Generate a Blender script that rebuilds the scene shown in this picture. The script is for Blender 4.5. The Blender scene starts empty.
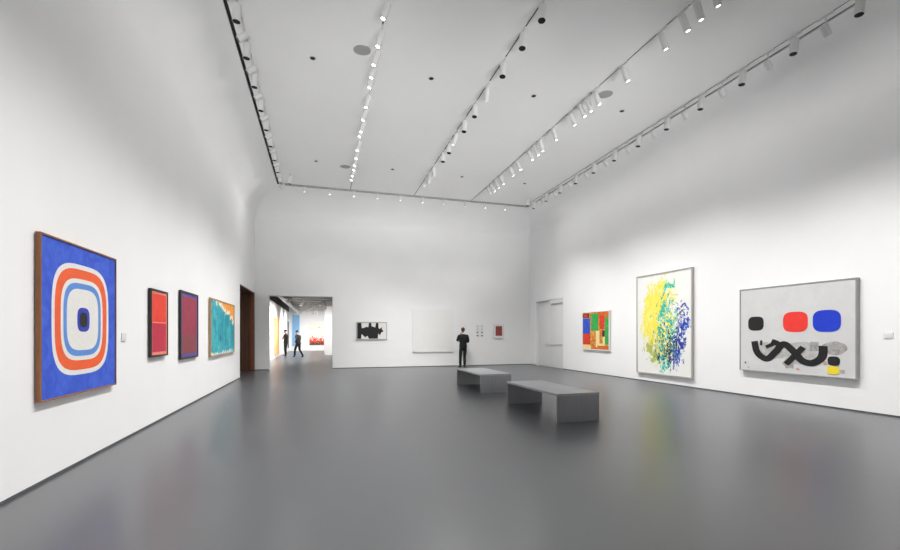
import bpy, bmesh, math, random
from mathutils import Vector, Matrix, noise as mnoise
R = math.radians
random.seed(7)
SC = bpy.context.scene
COL = SC.collection

# ------------------------------------------------------------------ room dimensions (metres)
XL, XR = -2.62, 9.66            # side walls
YF, YB = -4.0, 19.15            # wall behind the viewer, back wall
ZC = 7.0                        # ceiling
CXL, CXR, CYB = -1.55, 8.60, 17.3   # edges of the flat ceiling (the walls curve in to meet it)
ZS = 6.0                        # where the walls start to curve
WT = 0.5                        # wall thickness
EYE = 1.45

# ------------------------------------------------------------------ mesh builder
class MB:
    def __init__(self):
        self.bm = bmesh.new()
        self.mats = []
    def mi(self, m):
        if m is None: return 0
        if m not in self.mats: self.mats.append(m)
        return self.mats.index(m)
    def poly(self, pts, m=None):
        f = self.bm.faces.new([self.bm.verts.new(p) for p in pts]); f.material_index = self.mi(m); return f
    def box(self, x0, x1, y0, y1, z0, z1, m=None, bev=0.0):
        r = bmesh.ops.create_cube(self.bm, size=1.0)
        for v in r['verts']:
            v.co = Vector((x0 + (v.co.x + .5) * (x1 - x0), y0 + (v.co.y + .5) * (y1 - y0), z0 + (v.co.z + .5) * (z1 - z0)))
        fs = set(f for v in r['verts'] for f in v.link_faces)
        k = self.mi(m)
        for f in fs: f.material_index = k
        if bev > 0:
            es = list(set(e for f in fs for e in f.edges))
            b = bmesh.ops.bevel(self.bm, geom=es, offset=bev, segments=2, affect='EDGES', profile=.6)
            for f in b['faces']: f.material_index = k
        return self
    def lathe(self, prof, c=(0, 0, 0), n=24, m=None, axis='z', cap=True):
        k = self.mi(m); rings = []
        for (r, h) in prof:
            ring = []
            for i in range(n):
                a = 2 * math.pi * i / n
                p = Vector((r * math.cos(a), r * math.sin(a), h))
                if axis == 'x': p = Vector((p.z, p.x, p.y))
                if axis == 'y': p = Vector((p.x, p.z, p.y))
                ring.append(self.bm.verts.new(p + Vector(c)))
            rings.append(ring)
        for a, b in zip(rings, rings[1:]):
            for i in range(n):
                f = self.bm.faces.new((a[i], a[(i + 1) % n], b[(i + 1) % n], b[i])); f.material_index = k
        if cap:
            for ring in (rings[0], rings[-1]):
                f = self.bm.faces.new(ring); f.material_index = k
        return self
    def prism(self, pts, axis, a, b, m=None):
        """closed polygon pts (2-D) swept along one axis from a to b"""
        k = self.mi(m)
        def P(p, t):
            return {'x': (t, p[0], p[1]), 'y': (p[0], t, p[1]), 'z': (p[0], p[1], t)}[axis]
        A = [self.bm.verts.new(P(p, a)) for p in pts]; B = [self.bm.verts.new(P(p, b)) for p in pts]
        n = len(pts)
        for i in range(n): self.bm.faces.new((A[i], A[(i + 1) % n], B[(i + 1) % n], B[i])).material_index = k
        self.bm.faces.new(A).material_index = k; self.bm.faces.new(B).material_index = k
        return self
    def loft(self, A, B, m=None):
        k = self.mi(m); n = len(A)
        A = [self.bm.verts.new(p) for p in A]; B = [self.bm.verts.new(p) for p in B]
        for i in range(n): self.bm.faces.new((A[i], A[(i + 1) % n], B[(i + 1) % n], B[i])).material_index = k
        self.bm.faces.new(A).material_index = k; self.bm.faces.new(B).material_index = k
        return self
    def build(self, name, mat=None, parent=None, loc=None, smooth=True, fix=True):
        if fix: bmesh.ops.recalc_face_normals(self.bm, faces=self.bm.faces)
        me = bpy.data.meshes.new(name); self.bm.to_mesh(me); self.bm.free()
        ms = self.mats if self.mats else [mat]
        for m in ms: me.materials.append(m)
        if smooth:
            me.polygons.foreach_set('use_smooth', [True] * len(me.polygons))
            me.set_sharp_from_angle(angle=R(32))
        o = bpy.data.objects.new(name, me); COL.objects.link(o)
        if parent: o.parent = parent
        if loc: o.location = loc
        return o

def tag(o, label, cat, group=None):
    o['label'] = label; o['category'] = cat
    if group: o['group'] = group
    return o
def struct(o):
    o['kind'] = 'structure'; return o
def empty(name, loc, rz=0.0):
    o = bpy.data.objects.new(name, None); COL.objects.link(o)
    o.location = loc; o.rotation_euler = (0, 0, rz); o.empty_display_size = .1
    return o
def copy_tree(o, parent=None):
    c = o.copy(); COL.objects.link(c)
    if parent: c.parent = parent
    for ch in list(o.children): copy_tree(ch, c)
    return c

# ------------------------------------------------------------------ materials
def rgb(h):
    h = h.lstrip('#'); v = [int(h[i:i + 2], 16) / 255 for i in (0, 2, 4)]
    return tuple((c / 12.92 if c <= .04045 else ((c + .055) / 1.055) ** 2.4) for c in v) + (1,)
class NT:
    def __init__(self, m):
        self.t = m.node_tree; self.n = self.t.nodes; self.l = self.t.links
    def new(self, typ, **kw):
        n = self.n.new(typ)
        for k, v in kw.items(): setattr(n, k, v)
        return n
    def put(self, sock, v):
        if hasattr(v, 'is_output'): self.l.new(v, sock)
        else: sock.default_value = v
    def m(self, op, a, b=0.0, c=None, clamp=False):
        n = self.new('ShaderNodeMath', operation=op, use_clamp=clamp)
        self.put(n.inputs[0], a); self.put(n.inputs[1], b)
        if c is not None: self.put(n.inputs[2], c)
        return n.outputs[0]
    def step(self, v, lo, hi):
        n = self.new('ShaderNodeMapRange', interpolation_type='SMOOTHSTEP')
        self.put(n.inputs[0], v); n.inputs[1].default_value = lo; n.inputs[2].default_value = hi
        return n.outputs[0]
    def noise(self, vec, scale, detail=4.0, rough=.55, dist=0.0):
        n = self.new('ShaderNodeTexNoise'); self.put(n.inputs['Vector'], vec)
        n.inputs['Scale'].default_value = scale; n.inputs['Detail'].default_value = detail
        n.inputs['Roughness'].default_value = rough; n.inputs['Distortion'].default_value = dist
        return n.outputs['Fac']
    def mapv(self, vec, loc=(0, 0, 0), sc=(1, 1, 1), rot=(0, 0, 0)):
        n = self.new('ShaderNodeMapping'); self.put(n.inputs[0], vec)
        n.inputs[1].default_value = loc; n.inputs[2].default_value = rot; n.inputs[3].default_value = sc
        return n.outputs[0]
    def mix(self, f, a, b):
        n = self.new('ShaderNodeMix', data_type='RGBA'); self.put(n.inputs[0], f)
        self.put(n.inputs[6], a); self.put(n.inputs[7], b)
        return n.outputs[2]
    def coord(self): return self.new('ShaderNodeTexCoord').outputs['Object']
    def xyz(self, vec):
        n = self.new('ShaderNodeSeparateXYZ'); self.put(n.inputs[0], vec); return n.outputs

def mat(name, col, rough=.6, var=0.0, vscale=4.0, bump=0.0, bscale=60.0, spec=.5, metal=0.0, emit=0.0):
    m = bpy.data.materials.new(name); m.use_nodes = True
    t = NT(m); b = m.node_tree.nodes['Principled BSDF']
    c = rgb(col) if isinstance(col, str) else col
    b.inputs['Roughness'].default_value = rough; b.inputs['Metallic'].default_value = metal
    b.inputs['Specular IOR Level'].default_value = spec
    if var > 0:
        f = t.noise(t.coord(), vscale, 5, .6)
        d = tuple(min(1, k * (1 + var)) for k in c[:3]) + (1,); e = tuple(k * (1 - var) for k in c[:3]) + (1,)
        t.l.new(t.mix(t.step(f, .3, .7), e, d), b.inputs['Base Color'])
    else: b.inputs['Base Color'].default_value = c
    if bump > 0:
        n = t.new('ShaderNodeBump'); n.inputs['Strength'].default_value = bump; n.inputs['Distance'].default_value = .01
        t.l.new(t.noise(t.coord(), bscale, 3), n.inputs['Height']); t.l.new(n.outputs[0], b.inputs['Normal'])
    if emit > 0:
        b.inputs['Emission Color'].default_value = c; b.inputs['Emission Strength'].default_value = emit
    return m
def paint(name, fn, rough=.65):
    """painted canvas: fn(NT, coord) -> colour socket"""
    m = bpy.data.materials.new(name); m.use_nodes = True
    t = NT(m); b = m.node_tree.nodes['Principled BSDF']; b.inputs['Roughness'].default_value = rough
    b.inputs['Specular IOR Level'].default_value = .25
    t.l.new(fn(t, t.coord()), b.inputs['Base Color'])
    return m

M = {}
M['wall'] = mat('white_wall_paint', (.90, .90, .898, 1), .85, .012, .7, spec=.2)
M['ceil'] = mat('ceiling_paint', (.91, .91, .905, 1), .9, .01, .5, spec=.2)
M['gap_shade'] = mat('painted_gap_shade', '#55565a', .6)
M['black'] = mat('matte_black', '#0c0c0d', .7)
M['white_metal'] = mat('white_powder_coat', (.70, .70, .695, 1), .5)
M['track_dark'] = mat('track_channel', '#202122', .6)
M['lens'] = mat('glowing_lens', (1, .98, .94, 1), .3, emit=25)
M['grille'] = mat('speaker_grille_grey', '#a3a4a2', .7, .1, 300)
M['door_paint'] = mat('white_door_paint', (.78, .78, .78, 1), .6, .01, 1)
M['door_line'] = mat('door_gap_grey', '#8d8f91', .8)

def floor_mat():
    m = bpy.data.materials.new('grey_floor'); m.use_nodes = True
    t = NT(m); b = m.node_tree.nodes['Principled BSDF']
    v = t.coord()
    f = t.noise(v, .5, 6, .6); g = t.noise(v, 5, 5, .65)
    k = t.m('ADD', t.m('MULTIPLY', f, .6), t.m('MULTIPLY', g, .4))
    t.l.new(t.mix(t.step(k, .3, .7), (.052, .055, .063, 1), (.062, .065, .073, 1)), b.inputs['Base Color'])
    r = t.m('MULTIPLY_ADD', g, .04, .29); t.l.new(r, b.inputs['Roughness'])
    b.inputs['IOR'].default_value = 2.2
    return m
M['floor'] = floor_mat()
def wood_mat(name, a, b_, sc=(30, 30, 1.2), rough=.5):
    m = bpy.data.materials.new(name); m.use_nodes = True
    t = NT(m); b = m.node_tree.nodes['Principled BSDF']; b.inputs['Roughness'].default_value = rough
    f = t.noise(t.mapv(t.coord(), sc=sc), 1.0, 6, .65, .6)
    t.l.new(t.mix(t.step(f, .3, .7), rgb(a), rgb(b_)), b.inputs['Base Color'])
    return m
M['walnut'] = wood_mat('walnut_frame', '#80532f', '#a06c42')
M['oak'] = wood_mat('pale_oak_frame', '#a97f55', '#c49c70')
M['doorwood'] = wood_mat('dark_door_wood', '#52362a', '#74503e', (14, 14, .8), .45)
M['doorwood_red'] = wood_mat('reddish_door_wood', '#7a452d', '#95583c', (14, 14, .8), .45)
M['dark_frame'] = wood_mat('dark_brown_frame', '#1d1613', '#30241f')
M['alu'] = mat('pale_aluminium_frame', '#b3b0aa', .45)
M['alu_dark'] = mat('grey_frame', '#9a9b9d', .45)
M['white_frame'] = mat('white_frame', (.82, .81, .78, 1), .5)
M['bench'] = wood_mat('grey_stained_bench', '#8c8d90', '#97989b', (50, 50, 1.5), .45)
M['bench_top'] = wood_mat('sheen_lightened_bench_top', '#a8a9ac', '#b3b4b7', (40, 1.5, 40), .28)  # bench grey lightened to paint in the grazing reflection on the seat

# ------------------------------------------------------------------ setting: floor, walls with coved tops, ceiling
struct(MB().box(-9, 12, YF - .6, 44, -.3, 0, M['floor']).build('floor'))

def cove(a0, a1, n=14):
    """(inset, height) pairs of the quarter ellipse, inset a0->a1 scaled"""
    return [(1 - math.cos(math.pi / 2 * i / n), math.sin(math.pi / 2 * i / n)) for i in range(n + 1)]
GAP = .035
ph = .97
# side walls: openings cut from the polygon, thickness outward
DY0, DY1, DZ = 15.85, 19.0, 3.14          # passage in the wall of the blue canvas
lw = MB()
lw.prism([(YF - .5, 0), (DY0, 0), (DY0, DZ), (DY1, DZ), (DY1, 0), (YB + WT, 0), (YB + WT, ZS), (YF - .5, ZS)], 'x', XL, XL - WT)
def cove_side(mb, xw, xe, sgn):
    A, B = [], []
    rx = (xe - sgn * GAP) - xw; ry = CYB - YB
    pts = [(xw + rx * u, YB + ry * u, ZS + (ZC - ZS) * w) for u, w in cove(0, 1)]
    pts = pts + [(pts[-1][0], pts[-1][1], ZC + .35), (xw - sgn * WT, YB + WT, ZC + .35), (xw - sgn * WT, YB + WT, ZS)]
    for x, y, z in pts:
        A.append((x, YF - .5, z)); B.append((x, y, z))
    mb.loft(A, B)
cove_side(lw, XL, CXL, 1)
struct(lw.build('wall_left', M['wall']))
RY0, RY1, RZ = 16.1, 18.45, 2.98           # recessed double doors in the other side wall
rw = MB()
rw.prism([(YF - .5, 0), (RY0, 0), (RY0, RZ), (RY1, RZ), (RY1, 0), (YB + WT, 0), (YB + WT, ZS), (YF - .5, ZS)], 'x', XR, XR + WT)
cove_side(rw, XR, CXR, -1)
struct(rw.build('wall_right', M['wall']))
OX0, OX1, OZ = -2.10, .43, 3.05            # opening to the next gallery
bw = MB()
bw.prism([(XL, 0), (OX0, 0), (OX0, OZ), (OX1, OZ), (OX1, 0), (XR, 0), (XR, ZS), (XL, ZS)], 'y', YB, YB + WT)
A, B = [], []
for u, w in cove(0, 1):
    y = YB + (CYB - YB) * u; z = ZS + (ZC - ZS) * w
    A.append((XL + (CXL + -GAP - XL) * u, y, z)); B.append((XR + (CXR + GAP - XR) * u, y, z))
xa, xb = A[-1][0], B[-1][0]
A += [(xa, CYB, ZC + .35), (XL, YB + WT, ZC + .35), (XL, YB + WT, ZS)]
B += [(xb, CYB, ZC + .35), (XR, YB + WT, ZC + .35), (XR, YB + WT, ZS)]
bw.loft(A, B)
struct(bw.build('wall_back', M['wall']))
struct(MB().box(XL, XR, YF - .5, YF, 0, ZC + .3, M['wall']).build('wall_front'))
struct(MB().box(CXL + GAP, CXR - GAP, YF, CYB, ZC, ZC + .35, M['ceil']).build('ceiling'))
# black slots where the side walls' curves stop short of the ceiling
for i, x in enumerate((CXL, CXR)):
    struct(MB().box(x - GAP, x + GAP, YF, CYB, ZC + .03, ZC + .30, M['black']).build('trim_%d' % (i + 1)))
# raised dark strips, coloured as the shade of a recessed gap under the walls
bh, bt = .028, .006
struct(MB().box(XL, XL + bt, YF, DY0, 0, bh, M['gap_shade']).build('gap_shade_left'))
b = MB(); b.box(XR - bt, XR, YF, RY0, 0, bh, M['gap_shade']); b.box(XR - bt, XR, RY1, YB, 0, bh, M['gap_shade'])
struct(b.build('gap_shade_right'))
b = MB(); b.box(XL, OX0, YB - bt, YB, 0, bh, M['gap_shade']); b.box(OX1, XR, YB - bt, YB, 0, bh, M['gap_shade'])
struct(b.build('gap_shade_back'))

# passage behind the side wall, lined in dark wood
p = MB()
p.box(-7.5, XL - WT, DY0 - .3, DY0, 0, DZ + .2); p.box(-7.8, -7.5, DY0 - .3, YB + WT, 0, DZ + .2)
struct(p.build('wall_passage', M['wall']))
struct(MB().box(-7.5, XL - WT, DY0 - .3, YB + WT, DZ, DZ + .2, M['ceil']).build('ceiling_passage'))
d = MB()
d.box(-7.5, XL + .0, DY1 - .04, YB + WT - .02, 0, DZ - .002, M['doorwood'])
xs = [XL - .02, XL - .13, XL - .27, XL - .40, XL - .8, XL - 1.4, XL - 2.2, XL - 3.4, -7.4]
for k, (a, c) in enumerate(zip(xs, xs[1:])):
    d.box(c + .006, a, DY1 - (.055 if k % 2 else .075), DY1 - .03, .01, DZ - .02, M['doorwood_red'] if k == 0 else M['doorwood'], .004)
d.box(XL - WT, XL - .004, DY0, DY1 - .03, DZ - .035, DZ - .001, M['doorwood'])
struct(d.build('door_1'))
# white double doors, set back in the other side wall
d = MB()
rec = .10
d.box(XR + rec, XR + rec + .06, RY0 + .01, (RY0 + RY1) / 2 - .008, .008, RZ - .01, M['door_paint'], .004)
d.box(XR + rec + .015, XR + rec + .075, (RY0 + RY1) / 2 + .008, RY1 - .01, .008, RZ - .01, M['door_paint'], .004)
d.box(XR + rec + .08, XR + WT, RY0, RY1, 0, RZ, M['door_line'])
d2 = struct(d.build('door_2'))
h = MB()
h.box(XR + rec - .05, XR + rec - .02, RY0 + .12, RY0 + 1.62, 1.00, 1.13, M['white_metal'], .006)
h.box(XR + rec - .03, XR + rec, RY0 + .2, RY0 + .26, 1.04, 1.10, M['white_metal']); h.box(XR + rec - .03, XR + rec, RY0 + 1.46, RY0 + 1.52, 1.04, 1.10, M['white_metal'])
h.build('push_bar', None, d2)
h = MB(); h.box(XR + .01, XR + rec - .002, RY0 + .02, RY0 + 1.12, RZ - .17, RZ - .006, M['door_paint'], .004)
h.build('door_closer_cover', None, d2)

# ------------------------------------------------------------------ the next gallery
FX0, FX1, FY0, FY1, FZ = -2.8, 7.0, YB + WT, 41.0, 4.3
w = MB(); w.box(FX0 - .3, FX0, FY0, FY1 + .3, 0, 3.42); struct(w.build('wall_far_left', M['wall']))
struct(MB().box(FX0 - .3, FX0 - .02, FY0, FY1, 3.42, FZ, M['black']).build('trim_3'))
struct(MB().box(FX0, FX1, FY1, FY1 + .3, 0, FZ, M['wall']).build('wall_far_back'))
struct(MB().box(.17, FX1, 32.0, FY1, 0, FZ, M['wall']).build('wall_far_partition'))
struct(MB().box(FX1, FX1 + .3, FY0, 32.0, 0, FZ, M['wall']).build('wall_far_right'))
struct(MB().box(FX0 - .3, FX1 + .3, FY0 - .1, FY1 + .3, FZ, FZ + .2, M['black']).build('ceiling_far'))
bf = mat('pale_grey_baffle', '#c4c4c0', .8)
for k in range(10):
    y = 21.6 + k * 1.95
    tag(MB().box(FX0 + .75, FX1 if y < 31.5 else .17, y, y + .62, 3.46, 3.66, bf).build('ceiling_baffle'),
        'pale grey ceiling baffle in the next gallery, %s from the doorway' % ['first', 'second', 'third', 'fourth', 'fifth', 'sixth', 'seventh', 'eighth', 'ninth', 'tenth'][k], 'baffle', 'ceiling baffles in the next gallery')
tag(MB().box(-2.06, -1.84, 21.2, 40.2, 3.27, 3.42, M['white_metal'], .01).build('linear_light_rail'),
    'long white light rail running below the dark ceiling of the next gallery', 'light rail')

# ------------------------------------------------------------------ pictures (local x = along the wall, y = into the wall, z = up)
def sq(cx, cz, rx, rz, n=3.4, k=40):
    out = []
    for i in range(k):
        a = 2 * math.pi * i / k; c, s = math.cos(a), math.sin(a)
        out.append((cx + rx * math.copysign(abs(c) ** (2 / n), c), cz + rz * math.copysign(abs(s) ** (2 / n), s)))
    return out
def blob(cx, cz, rx, rz, seed, amp=.12, k=28):
    return [(cx + rx * math.cos(a) * (1 + amp * mnoise.noise((math.cos(a) * 1.6 + seed, math.sin(a) * 1.6, seed * .7))),
             cz + rz * math.sin(a) * (1 + amp * mnoise.noise((math.cos(a) * 1.6 + seed, math.sin(a) * 1.6, seed * .7 + 9)))) for a in [2 * math.pi * i / k for i in range(k)]]
def stroke(pts, wd, n=8):
    """quads along a smoothed polyline (x, z)"""
    P = [Vector(p) for p in pts]; S = []
    for i in range(len(P) - 1):
        p0 = P[max(i - 1, 0)]; p1 = P[i]; p2 = P[i + 1]; p3 = P[min(i + 2, len(P) - 1)]
        for j in range(n):
            t = j / n
            S.append(.5 * ((2 * p1) + (p2 - p0) * t + (2 * p0 - 5 * p1 + 4 * p2 - p3) * t * t + (3 * p1 - p0 - 3 * p2 + p3) * t ** 3))
    S.append(P[-1]); L, Rr = [], []
    for i, p in enumerate(S):
        d = (S[min(i + 1, len(S) - 1)] - S[max(i - 1, 0)]).normalized(); q = Vector((-d.y, d.x)) * wd / 2
        L.append(p + q); Rr.append(p - q)
    return [[tuple(L[i]), tuple(L[i + 1]), tuple(Rr[i + 1]), tuple(Rr[i])] for i in range(len(S) - 1)]

def picture(name, wall, pos, z0, w_, h_, depth, label, canvas_m, frame_m=None, fw=.03, layers=(), gap=.012, lip=.012, group=None, mat_m=None, mat_w=0, cat='painting', framed_name='frame'):
    """pos: coordinate of the middle along the wall; z0: bottom edge"""
    if wall == 'L': root = empty(name, (XL, pos, z0), R(90))
    elif wall == 'R': root = empty(name, (XR, pos, z0), R(-90))
    elif wall == 'FL': root = empty(name, (FX0, pos, z0), R(90))
    elif wall == 'FB': root = empty(name, (pos, FY1, z0), 0)
    else: root = empty(name, (pos, YB, z0), 0)
    tag(root, label, cat, group)
    hw = w_ / 2
    # batten that holds the picture off the wall
    MB().box(-hw * .7, hw * .7, -gap - .002, 0, h_ * .78, h_ * .86, M['white_metal']).build('hanging_batten', None, root)
    if frame_m:
        f = MB()
        o, i = (-hw, hw, 0, h_), (-hw + fw, hw - fw, fw, h_ - fw)
        y0, y1 = -depth, -gap
        f.box(o[0], i[0], y0, y1, 0, h_); f.box(i[1], o[1], y0, y1, 0, h_)
        f.box(i[0], i[1], y0, y1, 0, fw); f.box(i[0], i[1], y0, y1, h_ - fw, h_)
        f.build(framed_name, frame_m, root)
        cx0, cx1, cz0, cz1, cy = i[0], i[1], i[2], i[3], -depth + lip
    else:
        cx0, cx1, cz0, cz1, cy = -hw, hw, 0, h_, -depth
    c = MB()
    c.box(cx0, cx1, cy, -gap - .001, cz0, cz1, canvas_m)
    if mat_m:
        mm = MB(); a = mat_w
        y0, y1 = cy - .004, cy - .0005
        mm.box(cx0, cx0 + a, y0, y1, cz0, cz1); mm.box(cx1 - a, cx1, y0, y1, cz0, cz1)
        mm.box(cx0 + a, cx1 - a, y0, y1, cz0, cz0 + a * 1.25); mm.box(cx0 + a, cx1 - a, y0, y1, cz1 - a, cz1)
        mm.build('mount_board', mat_m, root)
    cw, chh = cx1 - cx0, cz1 - cz0
    for k, (polys, m) in enumerate(layers):
        if polys and not isinstance(polys[0][0], (tuple, list)): polys = [polys]
        for pl in polys:
            pts = [(cx0 + min(max(u, .001), .999) * cw, cy - .0006 * (k + 1), cz0 + min(max(v, .001), .999) * chh) for u, v in pl]
            c.poly(pts, m)
    c.build('canvas', None, root, smooth=False, fix=False)
    return root

white_p = mat('white_oil_paint', '#e9e7e3', .6, .03, 20)
def brushed(name, a, b_, sc=(6, 6, 2.5), lo=.3, hi=.7):
    return paint(name, lambda t, v: t.mix(t.step(t.noise(t.mapv(v, sc=sc), 1.2, 7, .65, 1.2), lo, hi), rgb(a), rgb(b_)))

# large blue canvas: a plain design of nested rounded bands
blue = brushed('brushed_blue', '#3855c8', '#4a6cda', (5, 5, 4))
orange = mat('orange_paint', '#f0602c', .6, .05, 8); lblue = mat('light_blue_paint', '#5c8fd8', .6, .05, 8)
ultram = mat('ultramarine_paint', '#2a3fb4', .6); inkblack = mat('black_paint', '#17171a', .55)
asp = 1.6 / 1.62
def band(r, n): return sq(.5, .50, r, r * asp, n, 56)
picture('framed_picture', 'L', 5.86, 0.8, 1.59, 1.63, .055, 'large blue canvas with orange and white bands around a dark centre, brown frame', blue, M['walnut'], .016,
        [(band(.385, 3.6), white_p), (band(.352, 3.6), orange), (band(.285, 3.6), white_p), (band(.255, 3.6), lblue), (band(.215, 3.6), white_p), (band(.085, 3.2), ultram), (band(.052, 3.0), inkblack)])

# two narrow red panels
red_hi = brushed('warm_red', '#e2402f', '#ec5040', (4, 4, 2)); red_lo = brushed('crimson', '#bd3046', '#ca4056', (4, 4, 2)); pinkedge = mat('pink_edge', '#f08a78', .6, .1, 20)
picture('framed_picture', 'L', 8.25, 1.09, 0.77, 1.09, .055, 'narrow red panel in two tones, black frame, beside the large blue canvas', pinkedge, M['dark_frame'], .03,
        [([(.06, .52), (.94, .52), (.94, .96), (.06, .96)], red_hi), ([(.06, .045), (.94, .045), (.94, .50), (.06, .50)], red_lo)])
marA = brushed('maroon', '#96374b', '#a34557', (4, 4, 2)); marB = brushed('brown_maroon', '#87464c', '#944e52', (3, 3, 3)); violet = mat('violet_edge', '#584e98', .6, .1, 20)
picture('framed_picture', 'L', 9.98, 0.97, 1.21, 1.33, .05, 'dark maroon panel with a thin violet edge in a black frame', violet, M['dark_frame'], .035,
        [([(.07, .05), (.94, .05), (.94, .95), (.07, .95)], marA), ([(.07, .05), (.94, .05), (.94, .36), (.07, .36)], marB)])
# turquoise canvas
def turq(t, v):
    x, y, z = t.xyz(v)
    n1 = t.noise(t.mapv(v, sc=(1.2, 1, .8)), 1.6, 6, .6, 1.5); n2 = t.noise(t.mapv(v, (3, 1, 2)), 2.6, 6, .65, 2)
    base = t.mix(t.step(n1, .38, .62), rgb('#23929f'), rgb('#4fb9c2'))
    base = t.mix(t.step(n2, .56, .66), base, rgb('#2f72a8'))
    base = t.mix(t.step(n2, .30, .40), rgb('#79cfc0'), base)
    up = t.m('ADD', z, t.m('ADD', t.m('MULTIPLY', x, .26), t.m('ADD', t.m('MULTIPLY', n1, .75), t.m('MULTIPLY', n2, .45))))
    base = t.mix(t.step(up, 1.74, 1.79), base, rgb('#f3ecd8'))
    base = t.mix(t.step(up, 1.84, 1.92), base, rgb('#f2a145'))
    lo = t.m('SUBTRACT', t.m('ADD', z, t.m('MULTIPLY', n2, .5)), .0)
    return t.mix(t.step(lo, .30, .36), rgb('#cfe3df'), base)
picture('framed_picture', 'L', 13.13, 0.91, 2.94, 1.43, .06, 'turquoise abstract canvas with an orange upper corner in a pale wood frame', paint('turquoise_abstract', turq), M['oak'], .028)

# back wall
jag = [(.01, .02), (.14, .02), (.15, .30), (.21, .22), (.27, .10), (.35, .20), (.40, .02), (.70, .02), (.72, .34), (.78, .22), (.82, .40), (.90, .46), (.84, .62), (.86, .74), (.76, .62), (.73, .66), (.72, .98), (.64, .98), (.62, .70), (.56, .74), (.49, .78), (.48, .98), (.40, .98), (.38, .72), (.30, .74), (.24, .68), (.16, .66), (.14, .98), (.01, .98)]
picture('framed_picture', 'B', 2.08, 1.23, 1.31, .76, .05, 'small white picture of a jagged black shape on the back wall', white_p, M['alu_dark'], .022, [(jag, inkblack)])
wcanvas = mat('blank_white_canvas', '#efefed', .8, .01, 6, bump=.15, bscale=30)
picture('wall_picture', 'B', 4.835, .66, 1.91, 1.93, .055, 'big blank white square canvas on the back wall beside the man in a suit', wcanvas, gap=.016)
dotm = [mat('ash_grey_mark', '#cfcfcf', .7), mat('mid_grey_mark', '#6d6d70', .7)]
lay = []
for c_, x in enumerate((.2, .8)):
    for r_, z in enumerate((.1, .37, .63, .88)): lay.append((sq(x, z, .13, .06, 2.4, 16), dotm[1 if r_ < 2 else 0]))
picture('wall_picture', 'B', 7.08, 1.34, .36, .56, .018, 'pale sheet with rows of small grey marks on the back wall', wall_sheet := mat('pale_sheet', '#ececea', .8), gap=.006, layers=lay, cat='print')
picture('framed_picture', 'B', 8.035, 1.26, .54, .69, .045, 'small dark red print in a wide white mount on the back wall', brushed('dark_red_print', '#8c403c', '#a45650', (14, 14, 14)), M['white_frame'], .018, mat_m=white_p, mat_w=.085, cat='print')

# patchwork of coloured rectangles
P = {k: brushed('patch_' + k, a, b_, (7, 7, 5)) for k, a, b_ in [('green', '#2f9a45', '#45b258'), ('blue', '#2f4fc0', '#4364d4'), ('red', '#cf3a2a', '#e04a34'), ('orange', '#c85c28', '#dc7c3c'), ('cream', '#ecd58a', '#f2e3ac'), ('dark', '#3a2d3e', '#5a3440')]}
mott = paint('mottled_red_yellow', lambda t, v: t.mix(t.step(t.noise(v, 7, 6, .7, 2), .42, .58), rgb('#c8482a'), rgb('#e3b24c')))
rect = lambda a, b_, c_, d_: [(a, b_), (c_, b_), (c_, d_), (a, d_)]
picture('framed_picture', 'R', 13.78, .88, 1.64, 1.42, .07, 'patchwork canvas of green, blue, red and cream rectangles in a white frame', mott, M['white_frame'], .03,
        [(rect(.0, .0, .32, .12), P['cream']), (rect(.0, .12, .33, .42), P['red']), (rect(.30, .10, .58, .48), mott), (rect(.52, .06, .86, .5), P['cream']), (rect(.58, .0, 1, .10), P['orange']),
         (rect(.66, .16, .78, .56), mott), (rect(.0, .42, .30, .84), P['blue']), (rect(.34, .50, .62, .96), P['green']), (rect(.66, .54, .84, .90), P['red']), (rect(.86, .14, 1, .84), P['green']),
         (rect(.0, .86, .26, .97), P['dark']), (rect(.04, .88, .2, .95), P['red']), (rect(.64, .9, 1, 1), P['orange']), (rect(.76, .34, .86, .5), P['dark'])])

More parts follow.
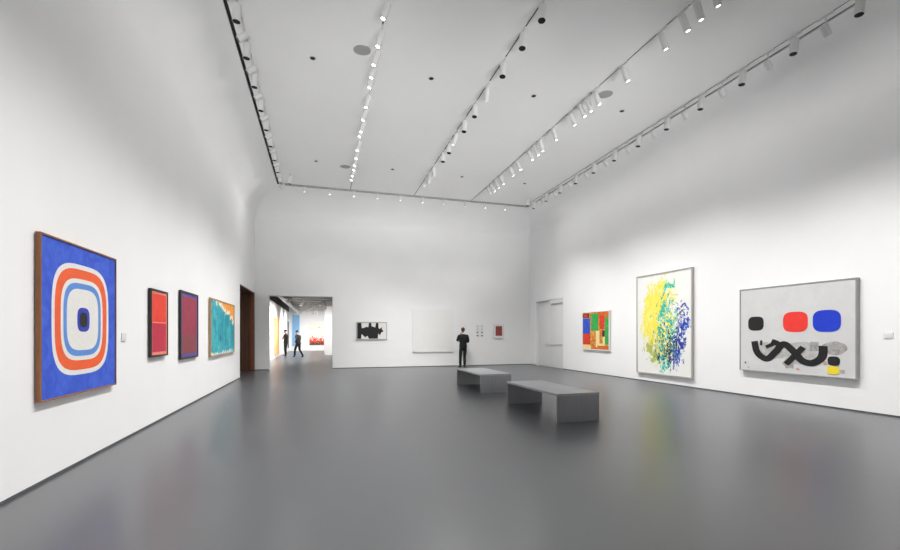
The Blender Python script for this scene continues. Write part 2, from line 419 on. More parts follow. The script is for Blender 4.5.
# tall white canvas with yellow, teal and blue splashes
def splash(t, v):
    x, y, z = t.xyz(v)                       # x -1.05..1.05, z 0..3
    a = t.noise(t.mapv(v, sc=(2.6, 1, 1.7), rot=(0, .5, 0)), 1.0, 6, .66, 1.8)
    b_ = t.noise(t.mapv(v, (4, 2, 1), (2.8, 1, 2.0), (0, -.5, 0)), 1.0, 6, .66, 2.0)
    c_ = t.noise(t.mapv(v, (9, 5, 3), (3.0, 1, 2.0), (0, .7, 0)), 1.0, 6, .68, 2.2)
    d_ = t.noise(t.mapv(v, (1, 7, 6), (2, 1, 1.2)), 1.0, 3, .5)
    d2 = t.noise(t.mapv(v, (2, 8, 5), (5, 1, 3.4), (0, .6, 0)), 1.0, 6, .72, 2.2)
    e_ = t.noise(t.mapv(v, (6, 3, 8), (4.4, 1, 3.2), (0, -.6, 0)), 1.0, 6, .72, 2.4)
    g_ = t.noise(t.mapv(v, (8, 9, 2), (4.0, 1, 3.0), (0, .6, 0)), 1.0, 6, .72, 2.2)
    def ell(cx, cz, rx, rz):
        u = t.m('DIVIDE', t.m('SUBTRACT', x, cx), rx); w_ = t.m('DIVIDE', t.m('SUBTRACT', z, cz), rz)
        return t.m('SUBTRACT', 1.0, t.m('SQRT', t.m('ADD', t.m('MULTIPLY', u, u), t.m('MULTIPLY', w_, w_))))
    def mask(n, e, k, lo, hi): return t.step(t.m('ADD', n, t.m('MULTIPLY', e, k)), lo, hi)
    col = t.mix(t.step(d_, .4, .6), rgb('#efefec'), rgb('#e6e9e2'))
    col = t.mix(mask(b_, ell(-.15, 1.6, 1.0, 1.6), .20, .53, .58), col, rgb('#efecc0'))
    col = t.mix(mask(a, ell(-.28, 1.85, .8, 1.45), .30, .565, .585), col, t.mix(t.step(b_, .35, .65), rgb('#f0df3c'), rgb('#f5ec82')))
    col = t.mix(mask(b_, ell(-.3, .6, .8, .8), .2, .60, .62), col, rgb('#b4bd62'))
    col = t.mix(mask(c_, ell(.58, 1.15, .5, 1.0), .32, .56, .575), col, t.mix(t.step(a, .4, .6), rgb('#1d3fa8'), rgb('#3e62c8')))
    col = t.mix(mask(b_, ell(.12, 1.2, .46, 1.5), .28, .565, .58), col, t.mix(t.step(c_, .42, .58), rgb('#1aa58f'), rgb('#58cdb4')))
    col = t.mix(mask(d2, ell(.2, .85, .65, .8), .22, .62, .635), col, rgb('#123f5c'))
    col = t.mix(mask(e_, ell(.05, 1.4, .9, 1.4), .12, .615, .63), col, rgb('#f2e65a'))
    col = t.mix(mask(g_, ell(.45, 1.5, .7, 1.2), .10, .60, .615), col, rgb('#eef0ea'))
    far = ell(0, 1.5, .93, 1.42)
    return t.mix(t.step(t.m('ADD', far, t.m('MULTIPLY', t.m('SUBTRACT', c_, .5), 1.3)), .0, .04), rgb('#eeeeea'), col)
picture('framed_picture', 'R', 10.50, .255, 2.16, 3.02, .085, 'tall white canvas splashed with yellow, teal and blue paint', paint('splashed_paint', splash), M['alu'], .03, lip=.02)

# wide pale grey canvas
greyc = brushed('pale_grey_ground', '#cfcfcf', '#d6d6d5', (2, 2, 2)); redp = mat('red_paint', '#f0382f', .55, .04, 8); cobalt = mat('cobalt_paint', '#1238c8', .55, .04, 8)
wash = brushed('grey_wash', '#8e8c8a', '#b5b3b0', (9, 9, 9)); wash2 = brushed('light_grey_wash', '#a9a8a6', '#c6c5c3', (9, 9, 9)); yel = mat('yellow_paint', '#f4da2e', .55); rose = mat('rose_mark', '#d59a98', .6)
picture('framed_picture', 'R', 6.825, .605, 2.37, 1.91, .10, 'wide pale grey canvas with red, blue and black shapes above a thick black brushstroke', greyc, M['alu_dark'], .02,
        [(blob(.33, .25, .18, .11, 2.2, .5), wash2), (blob(.57, .22, .15, .12, 5.1, .5), wash2), (rect(.66, .26, .73, .36), wash), (blob(.85, .30, .085, .07, 3.3, .25), wash),
         (rect(.205, .31, .23, .37), inkblack), (blob(.48, .10, .05, .05, 8, .4), wash),
         (sq(.163, .575, .080, .086, 3.2), inkblack), (sq(.535, .583, .108, .115, 3.2), redp), (sq(.79, .585, .108, .116, 3.2), cobalt),
         (stroke([(.15, .36), (.18, .22), (.275, .15), (.36, .24), (.435, .33), (.53, .24), (.595, .15), (.68, .13), (.755, .20), (.765, .32)], .070), inkblack),
         (stroke([(.32, .36), (.37, .34), (.415, .30)], .06), inkblack), (stroke([(.605, .30), (.53, .20), (.455, .10)], .058), inkblack), (stroke([(.265, .29), (.34, .33)], .04), inkblack),
         (sq(.845, .165, .046, .048, 3), inkblack), (sq(.84, .068, .046, .042, 3), yel), (sq(.91, .062, .018, .018, 2.2), wash), (sq(.055, .09, .008, .011, 2), inkblack), (sq(.56, .055, .016, .014, 2.2), rose), (sq(.78, .14, .015, .015, 2.2), rose), (sq(.09, .035, .012, .01, 2), wash2)],
        lip=.012)

# small caption plates
lp = mat('caption_card', '#e2e2e0', .6)
for wl, pos, z, lb in (('L', 7.0, 1.36, 'tiny white caption plate between the large blue canvas and the narrow red panel'), ('R', 5.22, 1.38, 'tiny white caption plate beside the wide pale grey canvas')):
    o = MB().box(-.07, .07, -.012, 0, 0, .11, lp, .002).build('caption_picture_plate')
    o.location = (XL if wl == 'L' else XR, pos, z); o.rotation_euler = (0, 0, R(90 if wl == 'L' else -90))
    o.name = 'mounted_caption_plate'; tag(o, lb, 'caption plate')

# next gallery's pictures
def stripes(t, v):
    x, y, z = t.xyz(v)
    n = t.noise(t.mapv(v, sc=(2, 1, .5)), 1.5, 4)
    return t.mix(t.step(n, .4, .6), rgb('#ef9a52'), rgb('#f4bd8c'))
picture('wall_picture', 'FL', 29.6, .2, 2.3, 2.3, .08, 'tall orange canvas on the side wall of the next gallery', paint('orange_field', stripes))
picture('wall_picture', 'FL', 39.6, .30, 1.0, 2.25, .06, 'narrow charcoal canvas on the side wall of the next gallery', mat('charcoal_canvas', '#6a6a6c', .7, .1, 3))
picture('wall_picture', 'FB', -2.22, .42, .60, 2.76, .08, 'tall light blue panel at the far end of the next gallery', brushed('sky_blue_panel', '#7fb0dc', '#92bfe6', (2, 2, 2)))
def floral(t, v):
    x, y, z = t.xyz(v)
    a = t.noise(v, 3.0, 6, .7, 2); b_ = t.noise(t.mapv(v, (3, 3, 3)), 4.0, 5, .7, 2); c_ = t.noise(t.mapv(v, (7, 1, 3)), 5.0, 5, .7, 1)
    lowm = t.m('SUBTRACT', .95, z)
    col = t.mix(t.step(a, .58, .62), rgb('#f3efe2'), rgb('#efd79a'))
    col = t.mix(t.step(b_, .62, .65), col, rgb('#e0a084'))
    col = t.mix(t.step(t.m('ADD', a, t.m('MULTIPLY', lowm, .35)), .60, .64), col, rgb('#d8402f'))
    col = t.mix(t.step(t.m('ADD', c_, t.m('MULTIPLY', lowm, .4)), .78, .82), col, rgb('#3d4a33'))
    return col
picture('wall_picture', 'FB', -.455, .5, 1.25, 1.98, .06, 'cream picture with red and dark flecks on the far wall of the next gallery', paint('flecked_picture', floral))

# ------------------------------------------------------------------ benches
def bench(x0, x1, y0, y1, label):
    rt = empty('gallery_bench', ((x0 + x1) / 2, (y0 + y1) / 2, 0)); tag(rt, label, 'bench', 'grey benches in the middle of the floor')
    hx, hy = (x1 - x0) / 2, (y1 - y0) / 2
    MB().box(-hx, hx, -hy, hy, .435, .475, M['bench_top'], .003).build('seat', None, rt)
    for s in (-1, 1):
        a, c = sorted((s * hy, s * (hy - .04)))
        MB().box(-hx + .002, hx - .002, a, c, 0, .435, M['bench'], .003).build('end_panel', None, rt)
    return rt
bench(3.69, 4.49, 6.33, 8.36, 'low grey slab bench standing nearer the splashed yellow canvas, seen through underneath')
bench(3.72, 4.54, 10.0, 11.95, 'low grey slab bench behind the other, closer to the man in the suit')

# ------------------------------------------------------------------ ceiling tracks and spotlights
TX = [-1.35, 1.04, 3.52, 5.93, 8.40]
TN = ['first', 'second', 'third', 'fourth', 'fifth']
for k, x in enumerate(TX):
    rt = empty('ceiling_track', (x, 0, ZC)); tag(rt, 'long ceiling light track, %s from the wall of the blue canvas' % TN[k], 'light track', 'light tracks along the ceiling')
    y0, y1 = YF + .3, (16.9 if k in (0, 4) else 17.2)
    b = MB(); b.box(-.035, -.013, y0, y1, -.006, .0); b.box(.013, .035, y0, y1, -.006, .0); b.build('housing', M['ceil'], rt)
    MB().box(-.013, .013, y0, y1, -.002, .0, M['white_metal'] if k == 0 else M['track_dark']).build('channel', None, rt)
rt = empty('ceiling_track', ((CXL + CXR) / 2, CYB - .22, ZC)); tag(rt, 'light track crossing the ceiling along the top of the back wall', 'light track', 'light tracks along the ceiling')
hw = (CXR - CXL) / 2 - .1
b = MB(); b.box(-hw, hw, -.045, -.012, -.05, 0); b.box(-hw, hw, .012, .045, -.05, 0); b.build('housing', mat('grey_track', '#9b9c9a', .5), rt)
MB().box(-hw, hw, -.012, .012, -.03, 0, M['track_dark']).build('channel', None, rt)

def spot_proto(name, lens_m, energy, size, blend, scale=1.0, radius=.045, front=.25, pivot=.115, lr=.925, rad=.066, length=.29):
    rt = empty(name, (0, 0, ZC))
    s = scale
    MB().box(-.017 * s, .017 * s, -.12 * s, .12 * s, -.035, -.006, M['white_metal'], .003).build('adapter', None, rt)
    MB().lathe([(.012 * s, -.04), (.012 * s, -pivot * s)], n=10, m=M['white_metal']).build('stem', None, rt)
    b = MB()
    r = rad * s; F = front; LB = length
    b.lathe([(r * .8, (LB - F) * s), (r, (LB - .015 - F) * s), (r, (.005 - F) * s), (r * .96, -F * s), (r * lr, (.002 - F) * s), (r * lr * .98, (.02 - F) * s)], n=28, m=M['white_metal'])
    body = b.build('lamp_body', None, rt, (0, 0, -pivot * s))
    MB().lathe([(r * lr, (.010 - F) * s), (r * lr, (.004 - F) * s)], n=28, m=lens_m).build('lens', None, body)
    if energy > 0:
        ld = bpy.data.lights.new(name + '_beam', 'SPOT'); ld.energy = energy; ld.spot_size = R(size); ld.spot_blend = blend; ld.shadow_soft_size = radius
        ld.color = (1, .985, .965)
        lo = bpy.data.objects.new(name + '_beam', ld); COL.objects.link(lo); lo.parent = body; lo.location = (0, 0, -(F + .02) * s)
    return rt
E0 = 1.0
PR = {
    'lit': spot_proto('track_spotlight', M['lens'], 222 * E0, 80, 1.0, lr=.56, rad=.056),
    'rear': spot_proto('track_spotlight', M['lens'], 500 * E0, 74, 1.0, lr=.56, rad=.056),
    'dark': spot_proto('track_spotlight', M['black'], 90 * E0, 50, 1.0),
    'wash': spot_proto('track_spotlight', M['black'], 10 * E0, 150, 1.0, front=.10, pivot=.26, rad=.058, length=.19),
    'off': spot_proto('track_spotlight', M['black'], 55 * E0, 178, 1.0),
    'back': spot_proto('track_spotlight', M['lens'], 85 * E0, 80, 1.0, .55, .04),
}
USED = set()
def ordw(n):
    return ['', 'first', 'second', 'third', 'fourth', 'fifth', 'sixth', 'seventh', 'eighth', 'ninth', 'tenth', 'eleventh', 'twelfth', 'thirteenth', 'fourteenth', 'fifteenth', 'sixteenth', 'seventeenth', 'eighteenth', 'nineteenth', 'twentieth',
            'twenty-first', 'twenty-second', 'twenty-third', 'twenty-fourth', 'twenty-fifth', 'twenty-sixth', 'twenty-seventh', 'twenty-eighth', 'twenty-ninth', 'thirtieth', 'thirty-first', 'thirty-second', 'thirty-third', 'thirty-fourth', 'thirty-fifth', 'thirty-sixth', 'thirty-seventh', 'thirty-eighth', 'thirty-ninth', 'fortieth'][n]
def place(kind, x, y, az, tilt, label, group):
    p = PR[kind]
    if kind in USED: o = copy_tree(p)
    else: o = p; USED.add(kind)
    o.location = (x, y, ZC if kind != 'back' else ZC - .045)
    o.rotation_euler = (0, 0, az if kind == 'back' else 0)
    for ch in o.children:
        if ch.name.split('.')[0] == 'lamp_body':
            if kind == 'back': ch.rotation_euler = (0, -R(tilt), 0)
            else: ch.rotation_euler = (0, -R(tilt), az)
    tag(o, label, 'spotlight', group)
    return o
LOOK = {'rear': 'glowing white spotlight', 'lit': 'glowing white spotlight', 'dark': 'black-faced white spotlight', 'wash': 'wall-tilted white spotlight', 'off': 'black-faced white spotlight'}
def row(k, items):
    """items: (y, kind, azimuth deg, tilt)"""
    items = sorted(items, key=lambda i: -i[0])
    for n, (y, kind, az, tilt) in enumerate(items):
        place(kind, TX[k], y, R(az), tilt, '%s, %s from back wall on %s track off blue canvas wall' % (LOOK[kind], ordw(n + 1), TN[k]), 'spotlights on the %s ceiling track' % TN[k])
L1 = [(7.92 + n * 1.02 - .02 * n, 'dark', 180, 3) for n in range(-1, 9)] + [(7.45 + n * 1.01, 'wash', 180, 53) for n in range(-6, 10)]
row(0, L1)
W2 = [7.2, 7.93, 8.5, 8.92, 9.29, 10.12, 10.76, 11.37, 11.70, 12.57, 13.16, 13.75, 14.07, 14.63, 15.04]
row(1, [(y - .02, 'lit', 180 + random.uniform(-10, 10), 20 + random.uniform(-3, 3)) for y in W2] + [(y, 'lit', 180, 20) for y in (6.5, 5.9, 5.3, 4.7, 4.15, 3.7, 3.25, 2.8, 2.3, 1.7, 1.1, .5)])
row(2, [(y, 'off', -135, 11) for y in (6.51, 7.24, 8.14, 9.82, 10.62, 11.99, 12.64)] + [(y, 'rear', a_, 26) for y, a_ in zip((9.0, 11.37, 13.84, 14.2, 14.56, 14.92), (85, 118, 62, 108, 74, 128))])
W4 = [5.41, 5.73, 6.03, 6.5, 7.56, 8.5, 8.81, 9.09, 9.51, 10.37, 11.09, 11.42, 11.79, 12.59, 13.1, 13.91, 14.35, 14.74, 15.1]
row(3, [(y, 'lit', random.uniform(-14, 14), 25 + random.uniform(-3, 3)) for y in W4] + [(y, 'lit', 0, 25) for y in (4.7, 4.1, 3.5, 2.9, 2.3, 1.7, 1.1, .5)])
row(4, [(4.9 + n * 1.03, 'dark', 180, 8) for n in range(0, 12)] + [(5.41 + n * 1.02, 'wash', 0, 38) for n in range(-4, 11)])
for n in range(10):
    place('back', -.62 + n * .90, CYB - .22, R(90), 12, 'small white wall-washer on the back track, %s from the blue canvas side' % ordw(n + 1), 'wall washers on the back track')
for x, lb in ((-1.04, 'end over the passage door'), (8.0, 'end beside the double doors')):
    o = copy_tree(PR['off']); o.location = (x, 16.0, ZC); tag(o, 'lone black-faced spotlight near the back track, %s' % lb, 'spotlight', 'lone spotlights at the ceiling corners')

# sprinklers and round speakers
n = 0
for x, xn in ((-.18, 'first'), (2.27, 'second'), (4.72, 'third'), (7.14, 'fourth')):
    for y, yn in ((9.15, 'middle'), (14.55, 'back')):
        rt = empty('fire_sprinkler_mount', (x, y, ZC)); rt.name = 'ceiling_fire_sprinkler'
        tag(rt, 'small black fire sprinkler in %s ceiling row, %s from the blue canvas side' % (yn, xn), 'sprinkler', 'fire sprinklers in the ceiling')
        MB().lathe([(.068, 0), (.068, -.006), (.05, -.008), (.05, -.002)], n=20, m=M['white_metal'], cap=False).build('escutcheon', None, rt)
        MB().lathe([(.05, -.001), (.05, -.012), (.02, -.016)], n=20, m=M['black']).build('sprinkler_head', None, rt)
for x, y, lb in ((.75, 8.62, 'beside the second track, nearer row'), (.73, 14.75, 'beside the second track, close to the back wall'), (6.27, 8.62, 'beside the fourth track')):
    rt = empty('ceiling_speaker', (x, y, ZC)); tag(rt, 'round grey ceiling speaker %s' % lb, 'speaker', 'round speakers in the ceiling')
    MB().lathe([(.175, 0), (.175, -.008), (.165, -.012), (.16, -.006)], n=36, m=M['white_metal'], cap=False).build('rim', None, rt)
    MB().lathe([(.162, -.001), (.162, -.008), (.05, -.010)], n=36, m=M['grille']).build('grille', None, rt)

# next gallery: spotlights hanging under the baffles
far = []
fp = spot_proto('gallery_spotlight', M['lens'], 560, 130, 1.0, 1.25, .06)
FPOS = [(-1.5, 23.5, 180), (-1.0, 26.2, 180), (-.75, 27.6, 180), (-.5, 29.0, 180), (.1, 25.5, 180), (.2, 29.2, 90), (-.9, 33.6, 180), (-.7, 35.5, 90), (-.3, 36.3, 90), (-1.5, 37.0, 180), (3.5, 24, 0), (3.5, 28, 180)]
for i, (x, y, az) in enumerate(FPOS):
    o = fp if i == 0 else copy_tree(fp)
    o.location = (x, y, 3.46); o.rotation_euler = (0, 0, 0)
    for ch in o.children:
        if ch.name.split('.')[0] == 'lamp_body': ch.rotation_euler = (0, -R(42), R(az))
    tag(o, 'white spotlight under the baffles of the next gallery, %s in from its doorway' % ordw(sorted([q[1] for q in FPOS]).index(y) + 1), 'spotlight', 'spotlights in the next gallery')

# added fill lights without fixtures, unseen behind the camera, to brighten the ceiling
for x in (-.3, 2.3, 4.8, 7.2):
    ld = bpy.data.lights.new('ceiling_fill_light', 'SPOT'); ld.energy = 2900; ld.spot_size = R(35); ld.spot_blend = 1.0; ld.shadow_soft_size = .25
    lo = bpy.data.objects.new('ceiling_fill_light', ld); COL.objects.link(lo); lo.location = (x, -2.6, .4)
    lo.rotation_euler = (Vector((x, 13.6, ZC)) - lo.location).to_track_quat('-Z', 'Y').to_euler()

# ------------------------------------------------------------------ people
def solid(name, verts, edges, m, parent=None, sub=2, extra=None, voxel=None, colour_fn=None, mats=None):
    """skinned skeleton (+ extra closed shapes) -> one continuous surface"""
    keys = list(verts)
    me = bpy.data.meshes.new(name)
    me.from_pydata([verts[k][0] for k in keys], [(keys.index(a), keys.index(b)) for a, b in edges], [])
    o = bpy.data.objects.new(name, me); COL.objects.link(o)
    md = o.modifiers.new('skin', 'SKIN'); md.use_smooth_shade = True; md.branch_smoothing = .3
    for i, k in enumerate(keys):
        r = verts[k][1]; r = (r, r) if not isinstance(r, tuple) else r
        me.skin_vertices[0].data[i].radius = r; me.skin_vertices[0].data[i].use_root = (i == 0)
    o.modifiers.new('sub', 'SUBSURF').levels = sub
    dg = bpy.context.evaluated_depsgraph_get(); dg.update()
    mm = bpy.data.meshes.new_from_object(o.evaluated_get(dg)); o.modifiers.clear()
    if extra:
        bm = bmesh.new(); bm.from_mesh(mm)
        for fn in extra: fn(bm)
        bm.to_mesh(mm); bm.free()
    o.data = mm
    if voxel:
        rm = o.modifiers.new('remesh', 'REMESH'); rm.mode = 'VOXEL'; rm.voxel_size = voxel; rm.use_smooth_shade = True
        o.modifiers.new('smooth', 'SMOOTH').iterations = 2
        dg = bpy.context.evaluated_depsgraph_get(); dg.update()
        m2 = bpy.data.meshes.new_from_object(o.evaluated_get(dg)); o.modifiers.clear(); o.data = m2
    o.data.materials.clear(); o.data.materials.append(m)
    o.data.polygons.foreach_set('use_smooth', [True] * len(o.data.polygons))
    if parent: o.parent = parent
    return o
def ellipsoid(c, rx, ry, rz, rot=None):
    def fn(bm):
        r = bmesh.ops.create_uvsphere(bm, u_segments=20, v_segments=14, radius=1.0)
        mtx = Matrix.Translation(c) @ (rot if rot else Matrix()) @ Matrix.Diagonal((rx, ry, rz, 1))
        bmesh.ops.transform(bm, matrix=mtx, verts=r['verts'])
    return fn
def lerp(a, b, t): return tuple(a[i] + (b[i] - a[i]) * t for i in range(3))

def person(name, loc, rz, J, label, m_skin, m_top, m_leg, m_shoe, m_hair, shirt=None, bald=False, short_sleeves=False, coat=0.0):
    """J: joints (metres, facing +y). One body surface; clothes, shoes and hair are its children."""
    rt = empty(name, loc, rz); tag(rt, label, 'person')
    V, E = {}, []
    def chain(pts, root=None):
        prev = root
        for k, p, r in pts:
            V[k] = (p, r)
            if prev: E.append((prev, k))
            prev = k
    hd = Vector(J['head']); nk = Vector(J['neck'])
    chain([('pelvis', J['pelvis'], (.13, .10)), ('waist', lerp(J['pelvis'], J['chest'], .5), (.125, .09)), ('chest', J['chest'], (.15, .105)), ('neck', J['neck'], .058), ('skull', tuple(nk.lerp(hd, .6)), .06)])
    for s in ('L', 'R'):
        sh, el, wr = J['shoulder' + s], J['elbow' + s], J['wrist' + s]
        chain([('sh' + s, sh, .06), ('ua' + s, lerp(sh, el, .5), .048), ('el' + s, el, .04), ('fa' + s, lerp(el, wr, .5), .036), ('wr' + s, wr, .026)], 'chest')
        hp, kn, an = J['hip' + s], J['knee' + s], J['ankle' + s]
        d = (Vector(J['toe' + s]) - Vector(an)); ball = Vector(an) + d * .65
        chain([('hip' + s, hp, .085), ('th' + s, lerp(hp, kn, .5), .072), ('kn' + s, kn, .052), ('ca' + s, lerp(kn, an, .35), .05), ('an' + s, an, .028), ('ba' + s, (ball.x, ball.y, ball.z - .01), .016), ('to' + s, lerp(ball, J['toe' + s], .4), .010)], 'pelvis')
        # hand: palm, four unequal curled fingers, thumb from the side
        w0 = Vector(wr); f = Vector(J['hand' + s]).normalized(); side = Vector(J.get('thumb' + s, (0, 0, 1))).normalized()
        side = (side - f * side.dot(f)).normalized(); curl = f.cross(side) * (1 if s == 'L' else -1)
        palm = w0 + f * .05
        V['pa' + s] = (tuple(palm), (.030, .016)); E.append(('wr' + s, 'pa' + s))
        for q, (off, ln) in enumerate(((.030, .072), (.010, .080), (-.010, .074), (-.028, .058))):
            a = palm + f * .045 + side * off; b_ = a + f * ln * .5 + curl * .008; c_ = b_ + f * ln * .4 + curl * .022
            chain([('f%d1%s' % (q, s), tuple(a), .0095), ('f%d2%s' % (q, s), tuple(b_), .0085), ('f%d3%s' % (q, s), tuple(c_), .007)], 'pa' + s)
        a = palm + side * .030 - f * .01; b_ = a + side * .022 + f * .032; c_ = b_ + f * .026 + side * .004
        chain([('t1' + s, tuple(a), .012), ('t2' + s, tuple(b_), .010), ('t3' + s, tuple(c_), .008)], 'pa' + s)
    hr = Matrix.Rotation(J.get('turn', 0), 4, 'Z') @ Matrix.Rotation(J.get('nod', 0), 4, 'X')
    def H(x, y, z): return tuple(hd + hr @ Vector((x, y, z)))
    ex = [ellipsoid(H(0, -.01, .025), .076, .094, .095, hr), ellipsoid(H(0, .022, -.045), .058, .066, .072, hr), ellipsoid(H(0, .088, -.015), .014, .022, .026, hr),
          ellipsoid(H(0, .066, .018), .058, .022, .014, hr), ellipsoid(H(.078, -.012, -.01), .012, .022, .033, hr), ellipsoid(H(-.078, -.012, -.01), .012, .022, .033, hr),
          ellipsoid(H(0, .080, -.058), .024, .012, .010, hr), ellipsoid(H(0, .070, -.095), .026, .022, .020, hr)]
    body = solid('body', V, E, m_skin, rt, 2, ex, .0085)
    eb = MB()
    for sx in (-1, 1): eb.lathe([(.002, .012), (.011, .006), (.0125, 0), (.011, -.006), (.002, -.012)], (sx * .031, .080, .004), 12, M['black'])
    e = eb.build('eyes', None, rt, hd); e.rotation_euler = hr.to_euler()
    # jacket / top
    V, E = {}, []
    pv, ch, nk_ = Vector(J['pelvis']), Vector(J['chest']), Vector(J['neck'])
    rings = [(pv.lerp(ch, -.24 - coat), .178, .125), (pv.lerp(ch, -.05), .182, .135), (pv.lerp(ch, .4), .165, .122), (pv.lerp(ch, .8), .188, .132), (ch.lerp(nk_, .22), .200, .128), (ch.lerp(nk_, .55), .165, .105), (ch.lerp(nk_, .80), .085, .075), (ch.lerp(nk_, .95), .066, .064)]
    def trunk(bm):
        prev = None
        for c_, rx, ry in rings:
            ring = [bm.verts.new((c_.x + rx * math.cos(2 * math.pi * q / 28), c_.y + ry * math.sin(2 * math.pi * q / 28), c_.z)) for q in range(28)]
            if prev:
                for q in range(28): bm.faces.new((prev[q], prev[(q + 1) % 28], ring[(q + 1) % 28], ring[q]))
            else: bm.faces.new(ring[::-1])
            prev = ring
        bm.faces.new(prev)
    V['chest'] = (tuple(ch.lerp(nk_, .35)), .05)
    for s in ('L', 'R'):
        sh, el, wr = J['shoulder' + s], J['elbow' + s], J['wrist' + s]
        pts = [('sh' + s, sh, .080), ('ua' + s, lerp(sh, el, .5), .070)]
        if short_sleeves: pts.append(('cuff' + s, lerp(sh, el, .8), .066))
        else: pts += [('el' + s, el, .062), ('fa' + s, lerp(el, wr, .5), .054), ('cuff' + s, lerp(el, wr, .93), .044)]
        chain(pts, 'chest')
    jk = solid('jacket' if not short_sleeves else 'shirt', V, E, m_top, rt, 2, [trunk], .011)
    if shirt:
        MB().lathe([(.078, -.028), (.072, .0), (.067, .026), (.060, .026), (.060, -.02)], n=20, m=shirt).build('shirt_collar', None, rt, tuple(nk + Vector((0, -.004, -.005))))
    V, E = {}, []
    chain([('waist', lerp(J['pelvis'], J['chest'], .25), (.14, .115)), ('pelvis', J['pelvis'], (.155, .125))])
    for s in ('L', 'R'):
        hp, kn, an = J['hip' + s], J['knee' + s], J['ankle' + s]
        chain([('hip' + s, hp, .108), ('th' + s, lerp(hp, kn, .5), .090), ('kn' + s, kn, .072), ('ca' + s, lerp(kn, an, .5), .067), ('hem' + s, lerp(kn, an, 1.06), .064)], 'pelvis')
    solid('trousers', V, E, m_leg, rt, 2, None, .011)
    for s in ('L', 'R'):
        an, to = Vector(J['ankle' + s]), Vector(J['toe' + s]); d = (to - an); d.z = 0; d.normalize()
        heel = Vector((an.x, an.y, to.z)) - d * .055
        Vs = {'he': (tuple(heel + Vector((0, 0, .008))), .040), 'mid': (tuple(lerp(heel, to, .5)), (.044, .040)), 'toe': (tuple(to), (.042, .032)), 'an': (tuple(an + Vector((0, 0, .01))), .048)}
        solid('shoe', Vs, [('he', 'mid'), ('mid', 'toe'), ('he', 'an')], m_shoe, rt, 2, None, .009)
    # hair: shell over the crown
    bm = bmesh.new(); bmesh.ops.create_uvsphere(bm, u_segments=28, v_segments=20, radius=1.0)
    cut = [v for v in bm.verts if v.co.z < (.12 if not bald else -.05) - (.55 if v.co.y < .1 else -.25) * (1 if v.co.y < .45 else -.3)]
    bmesh.ops.delete(bm, geom=cut, context='VERTS')
    k = 1.03 if bald else 1.10
    for v in bm.verts: v.co = hd + hr @ Vector((v.co.x * .079 * k, -.012 + v.co.y * .097 * k, .027 + v.co.z * .098 * k))
    me = bpy.data.meshes.new('hair'); bm.to_mesh(me); bm.free(); me.materials.append(m_hair)
    me.polygons.foreach_set('use_smooth', [True] * len(me.polygons))
    ho = bpy.data.objects.new('hair', me); COL.objects.link(ho); ho.parent = rt
    sd = ho.modifiers.new('thick', 'SOLIDIFY'); sd.thickness = .006
    return rt

skin = mat('skin', '#a8745a', .55, .05, 30); skin2 = mat('skin_pale', '#c69a82', .55, .05, 30)
suit = mat('charcoal_suit', '#0f1318', .8, .15, 60); suit_leg = mat('charcoal_trousers', '#0d0f13', .8, .1, 60)
blackcloth = mat('black_cloth', '#0d0d0f', .85, .1, 40); shoe_m = mat('black_leather', '#0a0a0b', .35)
hair_d = mat('dark_hair', '#1c1512', .7); hair_s = mat('cropped_hair', '#5a4034', .8, .1, 80); whitecloth = mat('white_cloth', '#e8e8e6', .8)

# man in the suit, his back to the room, one hand raised to his chin
JA = dict(pelvis=(.0, 0, .93), chest=(.0, -.01, 1.30), neck=(.0, .0, 1.50), head=(.0, .025, 1.645), nod=-.05,
          shoulderL=(-.19, -.01, 1.405), elbowL=(-.20, .20, 1.17), wristL=(-.04, .27, 1.38), handL=(.3, -.35, .9), thumbL=(1, 0, .2),
          shoulderR=(.19, -.01, 1.405), elbowR=(.285, .07, 1.12), wristR=(.03, .24, 1.13), handR=(-1, .15, .1), thumbR=(0, 0, 1),
          hipL=(-.095, 0, .88), kneeL=(-.125, .015, .48), ankleL=(-.145, -.02, .085), toeL=(-.175, .15, .03),
          hipR=(.095, 0, .88), kneeR=(.075, .02, .48), ankleR=(.065, -.02, .085), toeR=(.095, .15, .03))
person('person', (6.03, 18.42, 0), R(4), JA, 'person in a dark suit with back turned, facing the wall beside the blank white canvas', skin, suit, suit_leg, shoe_m, hair_s, whitecloth, bald=True)
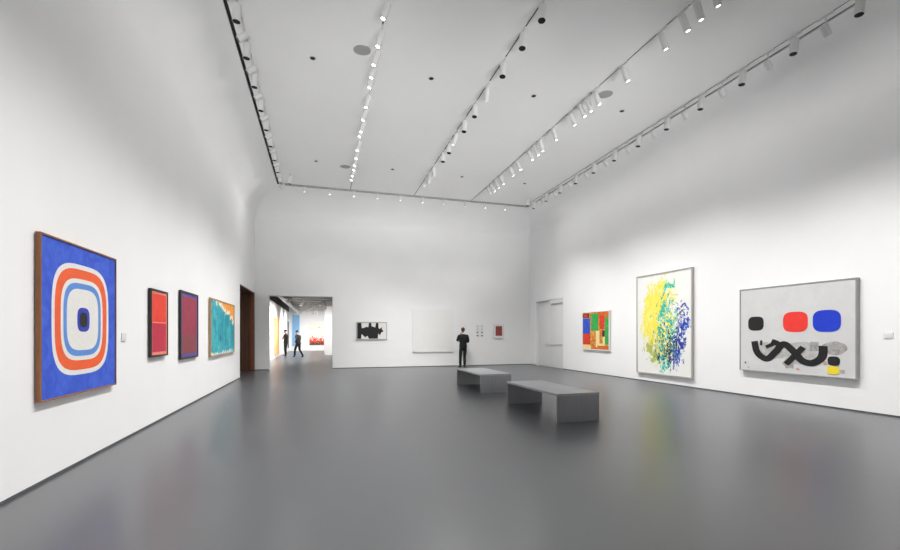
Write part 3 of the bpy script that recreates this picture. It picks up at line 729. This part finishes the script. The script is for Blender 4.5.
# visitor standing in profile before the orange canvas
JB = dict(pelvis=(.0, 0, .95), chest=(.0, -.02, 1.32), neck=(.0, .0, 1.52), head=(.0, .035, 1.665), nod=-.08,
          shoulderL=(-.18, -.01, 1.42), elbowL=(-.22, .07, 1.16), wristL=(-.03, .25, 1.20), handL=(1, .15, .05), thumbL=(0, 0, 1),
          shoulderR=(.18, -.01, 1.42), elbowR=(.22, .07, 1.14), wristR=(.03, .23, 1.16), handR=(-1, .15, .05), thumbR=(0, 0, 1),
          hipL=(-.09, 0, .90), kneeL=(-.09, .02, .49), ankleL=(-.09, -.03, .085), toeL=(-.10, .14, .03),
          hipR=(.09, 0, .90), kneeR=(.09, .04, .49), ankleR=(.09, .02, .085), toeR=(.10, .19, .03))
person('person', (-2.34, 31.2, 0), R(72), JB, 'slim person in black standing in profile with folded arms in the next gallery', skin2, blackcloth, blackcloth, shoe_m, hair_d, short_sleeves=True)
# visitor walking past, dark coat
JC = dict(pelvis=(.0, .0, .91), chest=(.0, .03, 1.27), neck=(.0, .08, 1.47), head=(.0, .13, 1.60), nod=-.22,
          shoulderL=(-.19, .04, 1.37), elbowL=(-.25, -.08, 1.11), wristL=(-.22, .05, .90), handL=(.1, .3, -1), thumbL=(.3, 1, 0),
          shoulderR=(.19, .04, 1.37), elbowR=(.25, .10, 1.10), wristR=(.21, .25, .93), handR=(-.1, .3, -1), thumbR=(-.3, 1, 0),
          hipL=(-.09, 0, .86), kneeL=(-.09, .20, .48), ankleL=(-.085, .24, .085), toeL=(-.09, .41, .03),
          hipR=(.09, 0, .86), kneeR=(.09, .0, .47), ankleR=(.085, -.30, .11), toeR=(.09, -.15, .03))
person('person', (-1.47, 29.9, 0), R(48), JC, 'person in a dark coat walking with head lowered in the next gallery', skin2, blackcloth, blackcloth, shoe_m, hair_d, coat=.12)

# ------------------------------------------------------------------ world, camera, view
wd = bpy.data.worlds.new('dim_outside'); SC.world = wd; wd.use_nodes = True
wd.node_tree.nodes['Background'].inputs[0].default_value = (.5, .5, .5, 1); wd.node_tree.nodes['Background'].inputs[1].default_value = .2
cam = bpy.data.cameras.new('camera'); co = bpy.data.objects.new('camera', cam); COL.objects.link(co)
co.location = (0, 0, EYE); co.rotation_euler = (R(90), 0, -math.atan(128 / 435))
cam.sensor_width = 36; cam.lens = 435 / 900 * 36; cam.shift_y = 59.5 / 900; cam.clip_end = 200
SC.camera = co
SC.view_settings.view_transform = 'Standard'; SC.view_settings.look = 'None'; SC.view_settings.gamma = 1; SC.view_settings.use_curve_mapping = False
SC.view_settings.exposure = -0.25
cy = SC.cycles
cy.max_bounces = 14; cy.diffuse_bounces = 10; cy.glossy_bounces = 5; cy.use_denoising = True; cy.caustics_reflective = True; cy.caustics_refractive = False
cy.sample_clamp_indirect = 4.0; cy.use_light_tree = True
